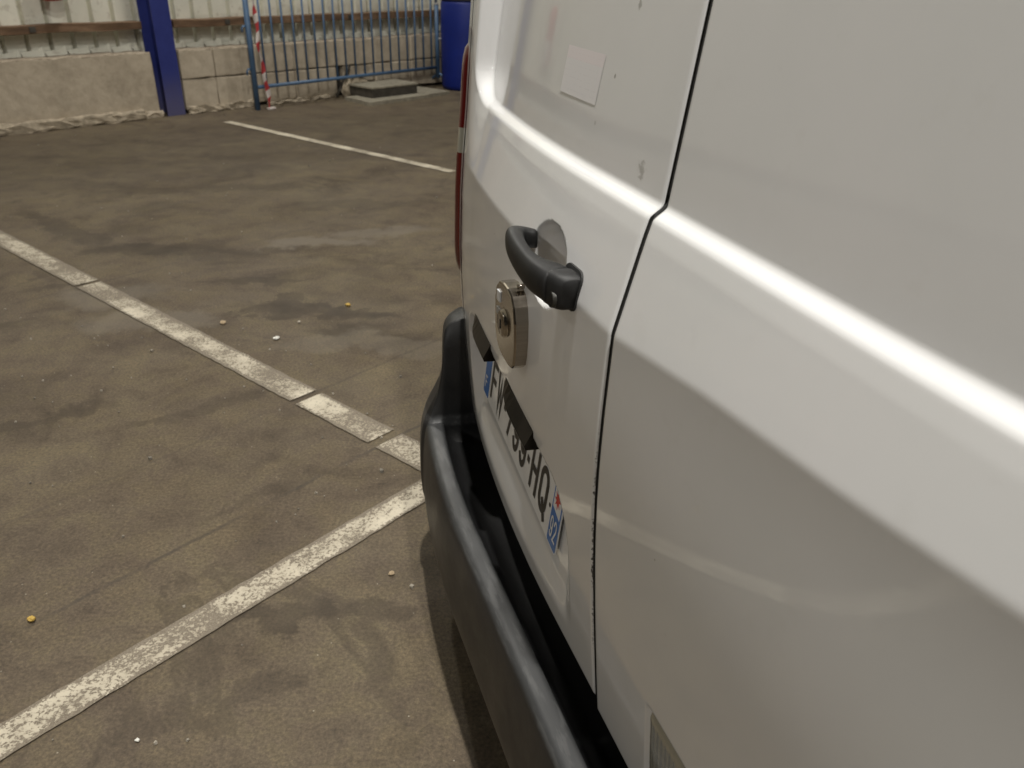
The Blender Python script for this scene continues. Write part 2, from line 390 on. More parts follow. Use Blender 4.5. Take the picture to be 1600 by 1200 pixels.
def tube(name, pts, r, m, parent=None, seg=10, cap=True):
    pts = [Vector(q) for q in pts]; vs_ = []; fs = []
    rr = r if isinstance(r, (list, tuple)) else [r] * len(pts)
    for i, q in enumerate(pts):
        d = (pts[min(i + 1, len(pts) - 1)] - pts[max(i - 1, 0)]).normalized()
        a = Vector((0, 0, 1)) if abs(d.z) < .9 else Vector((1, 0, 0))
        u = d.cross(a).normalized(); w = d.cross(u)
        for k in range(seg):
            an = 2 * math.pi * k / seg; vs_.append(q + (u * math.cos(an) + w * math.sin(an)) * rr[i])
    for i in range(len(pts) - 1):
        for k in range(seg):
            k2 = (k + 1) % seg; fs.append((i * seg + k, i * seg + k2, (i + 1) * seg + k2, (i + 1) * seg + k))
    if cap: fs.append(tuple(range(seg))[::-1]); fs.append(tuple((len(pts) - 1) * seg + k for k in range(seg)))
    me = mesh(name, vs_, fs); o = add(name, me, parent, m, True)
    return o
def lathe(name, prof, m, parent=None, seg=48, axis='z', loc=(0, 0, 0)):
    vs_ = []; fs = []
    for (r, z) in prof:
        for k in range(seg):
            an = 2 * math.pi * k / seg; x, y = r * math.cos(an), r * math.sin(an)
            v = (x, y, z) if axis == 'z' else ((z, x, y) if axis == 'x' else (x, z, y))
            vs_.append(tuple(a + b_ for a, b_ in zip(v, loc)))
    for i in range(len(prof) - 1):
        for k in range(seg):
            k2 = (k + 1) % seg; fs.append((i * seg + k, i * seg + k2, (i + 1) * seg + k2, (i + 1) * seg + k))
    me = mesh(name, vs_, fs)
    o = add(name, me, parent, m, True)
    return o

# ================================================================== SETTING
def grid_plane(name, x0, x1, y0, y1, z, m, n=1):
    me = mesh(name, [(x0, y0, z), (x1, y0, z), (x1, y1, z), (x0, y1, z)], [(0, 1, 2, 3)])
    return add(name, me, None, m)
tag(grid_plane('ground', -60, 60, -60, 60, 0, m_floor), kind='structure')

def stroke(name, a, b_, width, m, z=.004):
    a = Vector((*a, 0)); b_ = Vector((*b_, 0)); d = (b_ - a).normalized(); n_ = Vector((-d.y, d.x, 0)); L = (b_ - a).length
    N_ = max(2, int(L / .03)); vs_ = []; fs = []
    for i in range(N_ + 1):
        s = L * i / N_
        for sgn in (-1, 1):
            q = a + d * s + n_ * sgn * (width / 2 + rnd.uniform(-.002, .002)); vs_.append((q.x, q.y, z))
        if i: fs.append((2 * i - 2, 2 * i, 2 * i + 1, 2 * i - 1))
    me = mesh(name, vs_, fs); uv = me.uv_layers.new(name='UVMap')
    for l in me.loops:
        uv.data[l.index].uv = ((l.vertex_index // 2) / N_, l.vertex_index % 2)
    o = add(name, me, None, m); tag(o, kind='structure'); return o
K = H / 1.45
Aa = Vector((-2.902 * K, 4.506 * K)); Ab = Vector((-.315 * K, 2.305 * K)); dA = (Ab - Aa).normalized()
def onA(x): s = (x * K - Aa.x) / dA.x; return Aa + dA * s
jo = [-2.083, -.758, -.425]
segs = [(-5.2, jo[0] - .012), (jo[0] + .012, jo[1] - .012), (jo[1] + .014, jo[2] - .016), (jo[2] + .016, 2.4)]
for (x0, x1) in segs: stroke('bay_line', onA(x0), onA(x1), .109, m_paint)
Ba = Vector((-1.038 * K, 1.167 * K)); Bb = Vector((-.272 * K, 2.088 * K)); dB = (Bb - Ba).normalized()
stroke('bay_line', Ba - dB * 3, Bb + dB * .08, .088, m_paint)
Ca = Vector((-2.80 * K, 8.26 * K)); Cb = Vector((-.475 * K, 6.322 * K)); dC = (Cb - Ca).normalized()
stroke('bay_line', Ca, Cb + dC * .0, .085, m_paint_far)

# back wall cladding, beam, concrete plinth (wall frame: local x along, local y = into the wall)
def wall_empty(name, label, cat, w=0., g=0., group=None): return empty(name, wall_pt(w, g), WROT, label, cat, group)
CL = .25
clad = wall_empty('metal_cladding', 'cream corrugated metal sheeting rising above the concrete plinth along the back wall', 'cladding', 0, -CL)
pitch = .183
sheet_me = None
def sheet_mesh(ribs=6, z0=.30, z1=6.9):
    pr = []
    for i in range(ribs):
        x = i * pitch
        pr += [(x, 0), (x + pitch * .78, 0), (x + pitch * .80, .05), (x + pitch * .92, .05)]
    pr.append((ribs * pitch, 0))
    vs_ = [(x, y - o_, z) for (z, o_) in ((z0, 0), (.55, 0), (.605, 0), (.9, 0), (z1, 0)) for (x, y) in pr]; n = len(pr)
    fs = [(r * n + i, r * n + i + 1, (r + 1) * n + i + 1, (r + 1) * n + i) for r in range(4) for i in range(n - 1)]
    return mesh('sheet', vs_, fs)
sheet_me = sheet_mesh(); sheet_me.materials.append(m_clad)
for i in range(-9, 14):
    o = bpy.data.objects.new('cladding_sheet', sheet_me); sc.collection.objects.link(o); o.parent = clad
    o.location = (i * 6 * pitch + .05, rnd.uniform(-.004, .004), 0)
def lit_strip(x0, x1):  # added strip, shaped like the lit sheeting below the beam's shadow
    vs_ = []; fs = []; x = x0
    while x < x1 - .01:
        xe = min(x + pitch, x1); b0 = len(vs_); h0 = .578 + rnd.uniform(-.006, .006); h1 = .618 + rnd.uniform(-.012, .008)
        for (u, zt) in ((0, h0), (.45, h0 + .008), (.72, h0 + .012), (.93, h1)):
            xx = x + (xe - x) * u * .985
            vs_ += [(xx, -.085, .40), (xx, -.075, .54), (xx, -.028, zt), (xx, -.024, zt - .001)]
        for i in range(3):
            for j in range(3): fs.append((b0 + i * 4 + j, b0 + (i + 1) * 4 + j, b0 + (i + 1) * 4 + j + 1, b0 + i * 4 + j + 1))
        x += pitch
    me = mesh('lit_lower_strip', vs_, fs); add('lit_lower_strip', me, clad, m_clad)
lit_strip(-7.0, .0); lit_strip(.27, 8.0)
def wood_rail(x0, x1, label):
    e = wall_empty('wall_rail', label, 'rail', 0, -CL + .005, 'brown rails fixed across the cladding')
    n = max(2, int((x1 - x0) / .35)); L = (x1 - x0) / n
    bm = bmesh.new(); box_bm(bm, x0, x1, -.15, 0, .728, .790, .004)
    bmesh.ops.subdivide_edges(bm, edges=[e_ for e_ in bm.edges if abs(e_.verts[0].co.x - e_.verts[1].co.x) > 1], cuts=n)
    for v in bm.verts: v.co.z += .004 * math.sin(v.co.x * 7.3) + rnd.uniform(-.0015, .0015); v.co.y += rnd.uniform(-.002, .002)
    bm_obj('beam', bm, m_wood, e)
    for q in np.arange(x0 + .5, x1 - .1, 1.4): box('bracket', q, q + .05, -.160, -.1525, .738, .780, m_box, e, .002, 1)
wood_rail(-7.0, .02, 'long brown rusty rail left of the blue column')
wood_rail(.31, 8.5, 'brown rusty rail running behind the blue barrier')

def rough_box(name, x0, x1, y0, y1, z0, z1, m, parent, amp=.006, step=.12, bev=.012):
    bm = bmesh.new(); box_bm(bm, x0, x1, y0, y1, z0, z1, bev, 2)
    for ax, L in ((0, x1 - x0), (2, z1 - z0)):
        cuts = max(1, int(L / step))
        es = [e for e in bm.edges if abs(e.verts[0].co[ax] - e.verts[1].co[ax]) > L * .5]
        bmesh.ops.subdivide_edges(bm, edges=es, cuts=cuts, use_grid_fill=True)
    for v in bm.verts:
        v.co += Vector((rnd.uniform(-1, 1) * amp * .5, rnd.uniform(-1, 1) * amp * (.22 if amp < .0085 and z1 - z0 > .15 else 1), rnd.uniform(-1, 1) * amp))
        v.co.z = max(v.co.z, z0)
    return bm_obj(name, bm, m, parent)
pl = wall_empty('concrete_plinth', 'low stained concrete wall left of the blue column', 'wall')
rough_box('wall_slab', -9.0, .012, 0, .20, 0, .55, m_conc, pl, .007, .10)
rough_box('footing', -9.0, -.14, -.055, .0, 0, .085, m_crumb, pl, .008, .06, .02)
rough_box('footing', -.14, .03, -.03, .0, 0, .055, m_conc, pl, .012, .05, .012)
pr_ = wall_empty('concrete_plinth', 'low concrete block wall behind the blue barrier', 'wall')
xs = [.262, .60, .98, 1.45, 1.95, 2.45, 2.95, 3.5, 4.1, 4.9, 5.7, 6.6, 7.6]
for i in range(len(xs) - 1):
    for (z0, z1) in ((.03, .295), (.303, .55)):
        if xs[i] in (1.95,) and z0 < .1:
            rough_box('block', xs[i] + .09, xs[i + 1] - .004, .012, .19, .12, z1, m_conc, pr_, .012, .09, .02); continue
        rough_box('block', xs[i] + .004, xs[i + 1] - .004, rnd.uniform(-.004, .004), .19, z0, z1, m_conc, pr_, .006, .10)
box('backing', .262, 7.6, .07, .185, 0, .545, m_box, pr_)
rough_box('footing', .27, 1.0, -.03, .0, 0, .06, m_crumb, pr_, .016, .05, .015)
rough_box('footing', 1.1, 1.9, -.02, .0, 0, .03, m_crumb, pr_, .012, .05, .008)

# steel I column
col = empty('steel_column', wall_pt(.155, .02), WROT, 'dark blue steel I-beam column standing between the two concrete wall sections', 'column')
box('front_flange', -.084, .084, 0, .014, 0, 6.8, m_blue, col, .002, 1)
box('rear_flange', -.084, .084, .246, .26, 0, 6.8, m_blue, col, .002, 1)
box('web', -.006, .006, .0145, .2455, 0, 6.8, m_blue, col)

# hall shell beyond the frame
def slab(name, pts, m):
    me = mesh(name, pts, [(0, 1, 2, 3)]); o = add(name, me, None, m); tag(o, kind='structure'); return o
c1, c2, c3, c4 = wall_pt(-22, -.35), wall_pt(16, -.35), wall_pt(16, 24), wall_pt(-22, 24)
def wallquad(name, a, b_, m, z1=7.0): return slab(name, [(a.x, a.y, 0), (b_.x, b_.y, 0), (b_.x, b_.y, z1), (a.x, a.y, z1)], m)
wallquad('wall_back', c1, c2, m_hallwall); wallquad('wall_right', c2, c3, m_hallwall); wallquad('wall_front', c3, c4, m_hallwall); wallquad('wall_left', c4, c1, m_hallwall)
slab('ceiling', [(c1.x, c1.y, 7.0), (c2.x, c2.y, 7.0), (c3.x, c3.y, 7.0), (c4.x, c4.y, 7.0)], m_roof)

for i, (loc, pw, sz) in enumerate(LP):
    lab = 'round grey high-bay lamp hanging above the rear of the van' if i == 0 else ['round grey high-bay lamp over the empty bays left of the van', 'round grey high-bay lamp nearest the blue barrier', 'round grey high-bay lamp over the low concrete wall at far left', 'added tilted grey flood lamp filling the lower door from behind and left of the camera', 'round grey high-bay lamp directly behind the camera', 'round grey high-bay lamp beyond the van side', 'round grey high-bay lamp over the van bonnet'][i - 1]
    e = empty('high_bay_lamp', loc, 0, lab, 'lamp', 'high-bay lamps under the hall roof')
    lathe('lamp_shade', [(.03, .26), (.09, .24), (.12, .12), (.24, .0), (.235, .0), (.11, .11), (.0, .13)], m_lampbody, e, 32)
    tube('lamp_rod', [(0, 0, .25), (0, 0, .69)], .012, m_lampbody, e, 8)
    L = lamp_light('lamp_bulb', (0, 0, .02), pw, sz); L.parent = e
    if i == 4:      # flood added behind the camera to brighten the lower door
        e.location.z = 3.8; aim = (van_pt(0, 0, .8) - e.location).normalized()
        e.rotation_euler = aim.to_track_quat('-Z', 'Y').to_euler()

# ================================================================== VAN
van = empty('white_van', VO, VROT, 'white panel van with black rear bumper seen close along its rear doors', 'van')
PHs = np.array([-.60, -.30, .00, .10, .205, .225, .240, .27, .30, .325, .345, .38, .43, .50, .56, .619, .72, .80, .861, .95])
PNs = np.array([-.185, -.112, -.054, -.0405, -.0265, -.0116, -.0065, .0024, .0112, .0188, .0200, .0210, .0236, .0252, .0243, .0220, .0150, .0085, .0030, -.006])
# outer profile (outside the recessed upper panel)
POs = PNs.copy(); 
for i_, h_ in enumerate(PHs):
    if h_ < .215: POs[i_] = PNs[i_] + .0145
def smooth_interp(h, X, Y):
    # box-smoothed linear interpolation
    k = [-.0035, -.0018, 0, .0018, .0035]
    return sum(np.interp(h + q, X, Y) for q in k) / 5
def N(t):
    t = np.asarray(t, float)
    c = np.where(t > -.03, -.13 * (t + .03) ** 2, 0.0)
    m = np.where(t < -.47, -.13 * (t + .47) ** 2, 0.0)
    return c + m
def sst(x, a, b_):
    u = np.clip((x - a) / (b_ - a), 0, 1); return u * u * (3 - 2 * u)
TC = -.22    # van centre
T_EDGE = .645
QH = [-.6, -.36, -.30, 0, .15, .25, .33, .40, .5, .56, .619, .72, .80, .861, .95]
QN = [-.10, -.062, -.050, -.008, .004, .011, .018, .0225, .0252, .0243, .0220, .0150, .0085, .0030, -.006]
def rect_sd(t, h, t0, t1, h0, h1, r):
    cx, cy = (t0 + t1) / 2, (h0 + h1) / 2; dx = np.abs(t - cx) - ((t1 - t0) / 2 - r); dy = np.abs(h - cy) - ((h1 - h0) / 2 - r)
    return np.hypot(np.maximum(dx, 0), np.maximum(dy, 0)) + np.minimum(np.maximum(dx, dy), 0) - r
GPOLY = np.polyfit([.30, .341, .38, .43, .50, .56, .619, .72, .80, .861, .95], [.0187, .0200, .0214, .0236, .0252, .0243, .0220, .0150, .0085, .0030, -.006], 5)
def surf_n(t, h, plate=True, cup=True):
    t = np.asarray(t, float); h = np.asarray(h, float)
    hc = np.interp(t, [-.9, -.64, -.5, -.336, -.16, 0, .2, .6], [.285, .298, .310, .322, .341, .341, .329, .329])
    SL = .262; Af = lambda q: -.0065 + SL * (q - .24)
    PB = [.0, .28, .341, .38, .43, .50, .56, .619, .72, .80, .861, .95]; PBn = [.0170, .0184, .0200, .0214, .0236, .0252, .0243, .0220, .0150, .0085, .0030, -.006]
    g = lambda q: np.polyval(GPOLY, q)
    inner = 0
    for q_ in (-.003, -.0015, 0, .0015, .003):
        hh_ = h + q_; low_ = Af(hc) + g(hh_) - g(hc); comp = (g(hc) - Af(hc)) * sst(hh_, hc + .04, .80)
        inner = inner + np.where(hh_ < hc, Af(hh_), low_ + comp) / 5
    # recessed upper panel (spans both doors)
    sd = rect_sd(t, h, -1.02, .572, -.34, .212, .055)
    po = np.where(h < .215, np.interp(h, [-.6, 0, .17, .212], [-.170, -.0395, -.0165, -.0125]), 0.0)
    # the recess floor follows the measured upper slope
    pi_ = np.interp(h, [-.6, -.3, 0, .21, .3], [-.185, -.112, -.054, -.0262, -.0140])
    k = sst(sd, -.0025, .0115)
    P = pi_ * (1 - k) + (np.where(h < .24, np.interp(h, [-.6, 0, .17, .205, .24], [-.170, -.0410, -.0185, -.0172, -.0065]), inner)) * k
    P = np.where(h > .245, inner, P)
    kp = sst(t, .50, .61) * k
    P = P * (1 - kp) + np.interp(h, QH, QN) * kp
    n = N(t) + P
    if plate:
        # number plate recess on the left door
        top = np.interp(t, [-.10, -.085, -.07, -.045, -.02, .05, .18, .30, .43, .50, .53, .55, .57], [.80, .70, .645, .610, .598, .588, .576, .568, .570, .582, .60, .64, .80])
        dtop = h - top                                    # >0 inside
        wt = sst(dtop, -.001, .006)
        wr = sst(t, -.082 - .0 * h, -.030) * (1 - sst(t, .535, .565))
        wb = 1 - sst(h, .782, .835)
        rec = np.interp(h, [.55, .66, .765, .80, .84], [-.020, -.0165, -.0040, -.002, .004])
        chord = -.088 * np.clip(t, -.09, .6)
        target = np.where(True, rec, rec) + np.where(t > 0, chord * .985, 0)
        w = wt * wr * wb
        n = np.minimum(n, n * (1 - w) + target * w)
    if cup:
        r = np.hypot((t - .045) / .062, (h - .335) / .050)
        dep = np.where(r < 1, np.sqrt(np.maximum(0, 1 - r ** 2)) , 0) * .031
        dep = dep * sst(1.03 - r, 0, .05)
        n = n - dep
    return n
def lin(a, b_, step): return list(np.linspace(a, b_, max(2, int(round(abs(b_ - a) / step)) + 1)))
def door_mesh(name, ts, hs, fn, bottom_round=0.0, m=m_van, back=.022):
    ts = np.array(ts); hs = np.array(hs); T_, H_ = np.meshgrid(ts, hs)
    Nn = fn(T_, H_)
    # rolled edges
    et = np.minimum(T_ - ts[0], ts[-1] - T_); eh = np.minimum(H_ - hs[0], hs[-1] - H_)
    e = np.minimum(et, eh); roll = np.where(e < .004, (1 - e / .004) ** 2 * .0022, 0); Nn = Nn - roll
    nr, nc = T_.shape
    V = np.stack([T_.ravel(), Nn.ravel(), H - H_.ravel()], 1)
    idx = np.arange(nr * nc).reshape(nr, nc)
    F = np.stack([idx[:-1, :-1].ravel(), idx[:-1, 1:].ravel(), idx[1:, 1:].ravel(), idx[1:, :-1].ravel()], 1)[:, ::-1]
    loop = np.concatenate([idx[0, :], idx[1:, -1], idx[-1, -2::-1], idx[-2:0:-1, 0]])
    Vb = V[loop].copy(); Vb[:, 1] -= back
    base = len(V); nl = len(loop); V = np.vstack([V, Vb]); k = np.arange(nl); k2 = (k + 1) % nl
    S = np.stack([loop[k], loop[k2], base + k2, base + k], 1)
    F = np.vstack([F, S])
    me = bpy.data.meshes.new(name); me.vertices.add(len(V)); me.vertices.foreach_set('co', V.ravel())
    me.loops.add(F.size); me.loops.foreach_set('vertex_index', F.ravel().astype(np.int32))
    me.polygons.add(len(F)); me.polygons.foreach_set('loop_start', np.arange(0, F.size, 4, dtype=np.int32))
    me.polygons.foreach_set('loop_total', np.full(len(F), 4, dtype=np.int32))
    me.update(calc_edges=True); me.validate()
    sm = np.ones(len(me.polygons), bool); sm[-nl:] = False; me.polygons.foreach_set('use_smooth', sm)
    me.materials.append(m_van); me.materials.append(m_dooredge)
    mi_ = np.zeros(len(me.polygons), np.int32); mi_[-nl:] = 1; me.polygons.foreach_set('material_index', mi_)  # white door edge folds coloured dark inside the gaps
    return me
GAP0, GAP1 = -.1650, -.1575
tsL = lin(GAP1, T_EDGE, .0026)
hsL = lin(-.36, .17, .012)[:-1] + lin(.17, .865, .0026)
ldoor = add('rear_door', door_mesh('rear_door', tsL, hsL, lambda t_, h_: surf_n(t_, h_)), van, m_van)
tag(ldoor, 'wider left rear door carrying the number plate and handle')
tsR = lin(-1.085, GAP0 - .03, .012)[:-1] + lin(GAP0 - .03, GAP0, .003)
hsR = lin(-.36, .17, .012)[:-1] + lin(.17, .40, .0026)[:-1] + lin(.40, .882, .006)
def rfn(t_, h_):
    n = surf_n(t_, h_, False, False)
    sd = rect_sd(t_, h_, -.56, -.311, .716, .845, .006)
    return n - .006 * (1 - sst(sd, -.002, .002))
tsR2 = lin(-1.085, -.57, .012)[:-1] + lin(-.57, -.30, .004)[:-1] + lin(-.30, GAP0, .0035)
hsR2 = lin(-.36, .17, .012)[:-1] + lin(.17, .40, .0026)[:-1] + lin(.40, .70, .006)[:-1] + lin(.70, .882, .003)
rdoor = add('rear_door', door_mesh('rear_door', tsR2, hsR2, rfn), van, m_van)
tag(rdoor, 'narrower right rear door, plain white and nearest the camera')

# dark sheet added behind the doors to block light through the gaps
bm = bmesh.new()
vsb = []
ts_ = np.linspace(-1.06, .64, 40); hs_ = np.linspace(-.33, .90, 24)
vv = [[bm.verts.new((t_, float(N(t_) + np.interp(h_, PHs, PNs)) - .045, H - h_)) for t_ in ts_] for h_ in hs_]
for i in range(len(hs_) - 1):
    for j in range(len(ts_) - 1): bm.faces.new((vv[i][j], vv[i][j + 1], vv[i + 1][j + 1], vv[i + 1][j]))
bm_obj('gap_backing', bm, m_dark, van, True)
tube('door_seal', [(GAP0 + .0030, float(surf_n(-.16, h_, False, False)) - .0060, H - h_) for h_ in np.linspace(-.35, .862, 120)], .0036, m_rubber, van, 8)

# body: plan curve from door edge round the corner and along the side
def plan_curve():
    pts = []
    for t_ in np.linspace(T_EDGE + .004, .69, 8): pts.append((t_, float(N(t_))))
    th0 = math.atan(.26 * (.69 + .03)); Rr = .085
    cx, cy = .69 - Rr * math.sin(th0), float(N(.69)) - Rr * math.cos(th0)
    for a in np.linspace(th0, math.pi / 2, 14)[1:]: pts.append((cx + Rr * math.sin(a), cy + Rr * math.cos(a)))
    x, y = pts[-1]
    for q in (.1, .3, .8, 1.6, 2.4, 3.0): pts.append((x, y - q))
    pts += [(x - .01, y - 3.4), (x - .04, y - 3.8), (x - .12, y - 4.1), (x - .3, y - 4.25), (x - .7, y - 4.32)]
    return pts
PC = plan_curve()
def curve_frames(pc):
    out = []
    for i, (x, y) in enumerate(pc):
        a = pc[max(0, i - 1)]; b_ = pc[min(len(pc) - 1, i + 1)]; d = Vector((b_[0] - a[0], b_[1] - a[1], 0)).normalized()
        out.append((Vector((x, y, 0)), Vector((-d.y, d.x, 0))))
    return out
def sweep_side(name, pc, hs, prof, m, mirror=False, smooth=True):
    fr = curve_frames(pc); vs_ = []; fs = []
    for (q, nn) in fr:
        for h_ in hs:
            v = q + nn * prof(h_); z = H - h_
            # bonnet drop towards the front
            x = v.x
            if mirror: x = 2 * TC - x
            vs_.append((x, v.y, z))
    m_ = len(hs)
    for i in range(len(fr) - 1):
        for j in range(m_ - 1):
            f = (i * m_ + j, i * m_ + j + 1, (i + 1) * m_ + j + 1, (i + 1) * m_ + j)
            fs.append(f if mirror else f[::-1])
    me = mesh(name, vs_, fs); return add(name, me, van, m, smooth)
hs_side = list(np.linspace(-.36, .19, 10)) + list(np.linspace(.2, .9, 26))
pfn = lambda h_: float(np.interp(h_, QH, QN))
sweep_side('body_side', PC, hs_side, pfn, m_van, False)
sweep_side('body_side', PC, hs_side, pfn, m_van, True)
# roof: header strip above the doors curving into the roof
bm = bmesh.new()
rows = []
for (dh, dn) in [(-.366, 0), (-.39, -.012), (-.42, -.045), (-.44, -.10), (-.45, -.2), (-.455, -.6), (-.455, -1.6), (-.45, -2.8), (-.40, -3.5), (-.2, -4.0), (.1, -4.15)]:
    row = []
    for u in np.linspace(-1, 1, 41):
        s = abs(u); t_ = TC + u * .83
        drop = .0 if s < .9 else (s - .9) ** 2 * 2
        row.append(bm.verts.new((t_, float(N(np.clip(t_, -1.085, T_EDGE))) + float(np.interp(-.36, PHs, PNs)) + .014 + dn, H - dh - drop - .03 * s * s)))
    rows.append(row)
for i in range(len(rows) - 1):
    for j in range(40): bm.faces.new((rows[i][j], rows[i][j + 1], rows[i + 1][j + 1], rows[i + 1][j]))
bmesh.ops.recalc_face_normals(bm, faces=bm.faces)
bm_obj('roof', bm, m_van, van, True)
box('underbody', TC - .80, TC + .80, -4.2, -.12, .22, .44, m_dark, van)
box('inner_light_block', TC - .85, TC + .85, -4.1, -.30, .42, 1.60, m_dark, van)  # second box: dark filler added inside to stop light passing the gaps
for sx in (-1, 1):
    for yy in (-.92, -3.35):
        cx = TC + sx * .86
        ty = lathe('tyre', [(.20, -.09), (.29, -.095), (.315, -.06), (.318, 0), (.315, .06), (.29, .095), (.20, .09)], m_rubber, van, 40, 'x', (cx, yy, .318))
        wv = [(0.0, .05 * sx), (.08, .05 * sx), (.15, .03 * sx), (.20, .075 * sx)]
        lathe('rim', wv, m_lampbody, van, 40, 'x', (cx, yy, .318))

# tail lights on both corners
def tail_light(mirror):
    pc = [q for q in PC if q[0] > .668 and q[1] > -.20]
    fr = curve_frames(pc); hs = np.linspace(.13, .575, 30); vs_ = []; fs = []
    nfr = len(fr)
    for i, (q, nn) in enumerate(fr):
        u = i / (nfr - 1)
        for h_ in hs:
            v_ = (h_ - .13) / .445; e = min(1, (min(u, 1 - u) * 6)) * min(1, min(v_, 1 - v_) * 9)
            e = math.sqrt(max(0, 1 - (1 - e) ** 2))
            v = q + nn * (pfn(h_) - .005 + .014 * e)
            vs_.append(((2 * TC - v.x) if mirror else v.x, v.y, H - h_))
    m_ = len(hs)
    mi = []
    for i in range(nfr - 1):
        for j in range(m_ - 1):
            f = (i * m_ + j, i * m_ + j + 1, (i + 1) * m_ + j + 1, (i + 1) * m_ + j); fs.append(f if mirror else f[::-1])
            mi.append(1 if .275 < hs[j] < .315 else 0)
    me = mesh('tail_light', vs_, fs, [m_tail, m_clear]); me.polygons.foreach_set('material_index', mi)
    return add('tail_light', me, van, None, True)
tail_light(False); tail_light(True)

# bumper: section swept along a plan path, raised blocks at the corners
def bumper():
    path = []
    def nb(t_): return -.20 * max(0, t_ - .25) ** 2
    tt = list(np.linspace(TC, .60, 60)) + list(np.linspace(.605, .70, 24))
    for t_ in tt: path.append((t_, nb(t_)))
    th0 = math.atan(.40 * .45); Rr = .065
    cx, cy = .70 - Rr * math.sin(th0), nb(.70) - Rr * math.cos(th0)
    for a in np.linspace(th0, math.pi / 2, 22)[1:]: path.append((cx + Rr * math.sin(a), cy + Rr * math.cos(a)))
    x, y = path[-1]
    for q in (.05, .15, .3, .38): path.append((x, y - q))
    low = [(-.085, .955), (-.03, .955), (.024, .950), (.035, .925), (.039, .905), (.042, .8985), (.050, .899), (.060, .900), (.069, .9015), (.0755, .906), (.0795, .918), (.0830, .945), (.085, .97), (.086, 1.0), (.088, 1.045), (.0875, 1.085), (.085, 1.098), (.079, 1.104), (.078, 1.112), (.072, 1.135), (.05, 1.15), (-.02, 1.155)]
    high = [(-.045, .662), (-.01, .665), (.018, .674), (.030, .686), (.034, .706), (.036, .75), (.037, .79), (.042, .815), (.058, .850), (.076, .885), (.088, .93), (.092, 1.0), (.092, 1.06), (.089, 1.098), (.076, 1.125), (.05, 1.15), (-.02, 1.155)]
    # resample both to the same count by arc length of control index
    def rs(c, n=46):
        c = np.array(c); s = np.linspace(0, len(c) - 1, n); k = np.arange(len(c))
        # Catmull-like smoothing
        x_ = np.interp(s, k, c[:, 0]); y_ = np.interp(s, k, c[:, 1])
        for _ in range(1):
            x_[1:-1] = (x_[:-2] + 2 * x_[1:-1] + x_[2:]) / 4; y_[1:-1] = (y_[:-2] + 2 * y_[1:-1] + y_[2:]) / 4
        return x_, y_
    lx, ly = rs(low); hx, hy = rs(high)
    fr = curve_frames(path); vs_ = []; fs = []; n = len(lx)
    full = [(q, nn, q.x) for (q, nn) in fr]
    def emit(q, nn, tt_):
        k = float(sst(tt_, .655, .672)) if q.y > -.15 or True else 1
        for j in range(n):
            ox = lx[j] * (1 - k) + hx[j] * k; oh = ly[j] * (1 - k) + hy[j] * k
            v = q + nn * ox; vs_.append((v.x, v.y, H - oh))
    left = full[::-1]
    for (q, nn, tt_) in left: emit(q, nn, tt_)
    for (q, nn, tt_) in full[1:]:
        a = len(vs_); emit(q, nn, tt_)
        for i in range(a, len(vs_)): vs_[i] = (2 * TC - vs_[i][0], vs_[i][1], vs_[i][2])
    m_ = len(vs_) // n
    for i in range(m_ - 1):
        for j in range(n - 1): fs.append((i * n + j, i * n + j + 1, (i + 1) * n + j + 1, (i + 1) * n + j)[::-1])
    me = mesh('rear_bumper', vs_, fs)
    bm = bmesh.new(); bm.from_mesh(me); bmesh.ops.recalc_face_normals(bm, faces=bm.faces); bm.to_mesh(me); bm.free()
    return add('rear_bumper', me, van, m_bumper, True)
bump_o = bumper()

# ---- number plate (own frame: X right as read, Y up, Z outward)
far = Vector((.523, -.0455, H - .757)); near = Vector((.001, .0005, H - .761))
X = (near - far).normalized(); topv = Vector((0, -.115, 1)).normalized()
Y = (topv - X * topv.dot(X)).normalized(); Z = X.cross(Y).normalized()
if Z.y < 0: Z = -Z
PM = Matrix(((X.x, Y.x, Z.x, far.x), (X.y, Y.y, Z.y, far.y), (X.z, Y.z, Z.z, far.z), (0, 0, 0, 1)))
PW, PHt = .52, .11
def poly_prism(name, pts, z0, z1, m, parent, mtx=None):
    vs_ = [(x, y, z1) for x, y in pts] + [(x, y, z0) for x, y in pts]; n = len(pts)
    ar = sum(pts[i][0] * pts[(i + 1) % n][1] - pts[(i + 1) % n][0] * pts[i][1] for i in range(n))
    o_ = list(range(n)) if ar > 0 else list(range(n))[::-1]
    fs = [tuple(o_), tuple(n + i for i in o_[::-1])] + [(o_[i], n + o_[i], n + o_[(i + 1) % n], o_[(i + 1) % n]) for i in range(n)]
    me = mesh(name, vs_, fs)
    ob = add(name, me, parent, m)
    if mtx is not None: ob.matrix_local = mtx
    return ob
def rrect(x0, y0, x1, y1, r, k=5):
    out = []
    for (cx, cy, a0) in ((x1 - r, y1 - r, 0), (x0 + r, y1 - r, 90), (x0 + r, y0 + r, 180), (x1 - r, y0 + r, 270)):
        for i in range(k + 1):
            a = R_(a0 + 90 * i / k); out.append((cx + r * math.cos(a), cy + r * math.sin(a)))
    return out
plate = poly_prism('number_plate', rrect(0, 0, PW, PHt, .006), .0, .0016, m_plate_white, van, PM)
BW = .043
poly_prism('blue_band', rrect(.002, .002, BW, PHt - .002, .004), .0017, .0021, m_plate_blue, plate)
rbx0, rbx1 = PW - BW, PW - .002
poly_prism('blue_band', rrect(rbx0, .002, rbx1, PHt - .002, .004), .0017, .0021, m_plate_blue, plate)
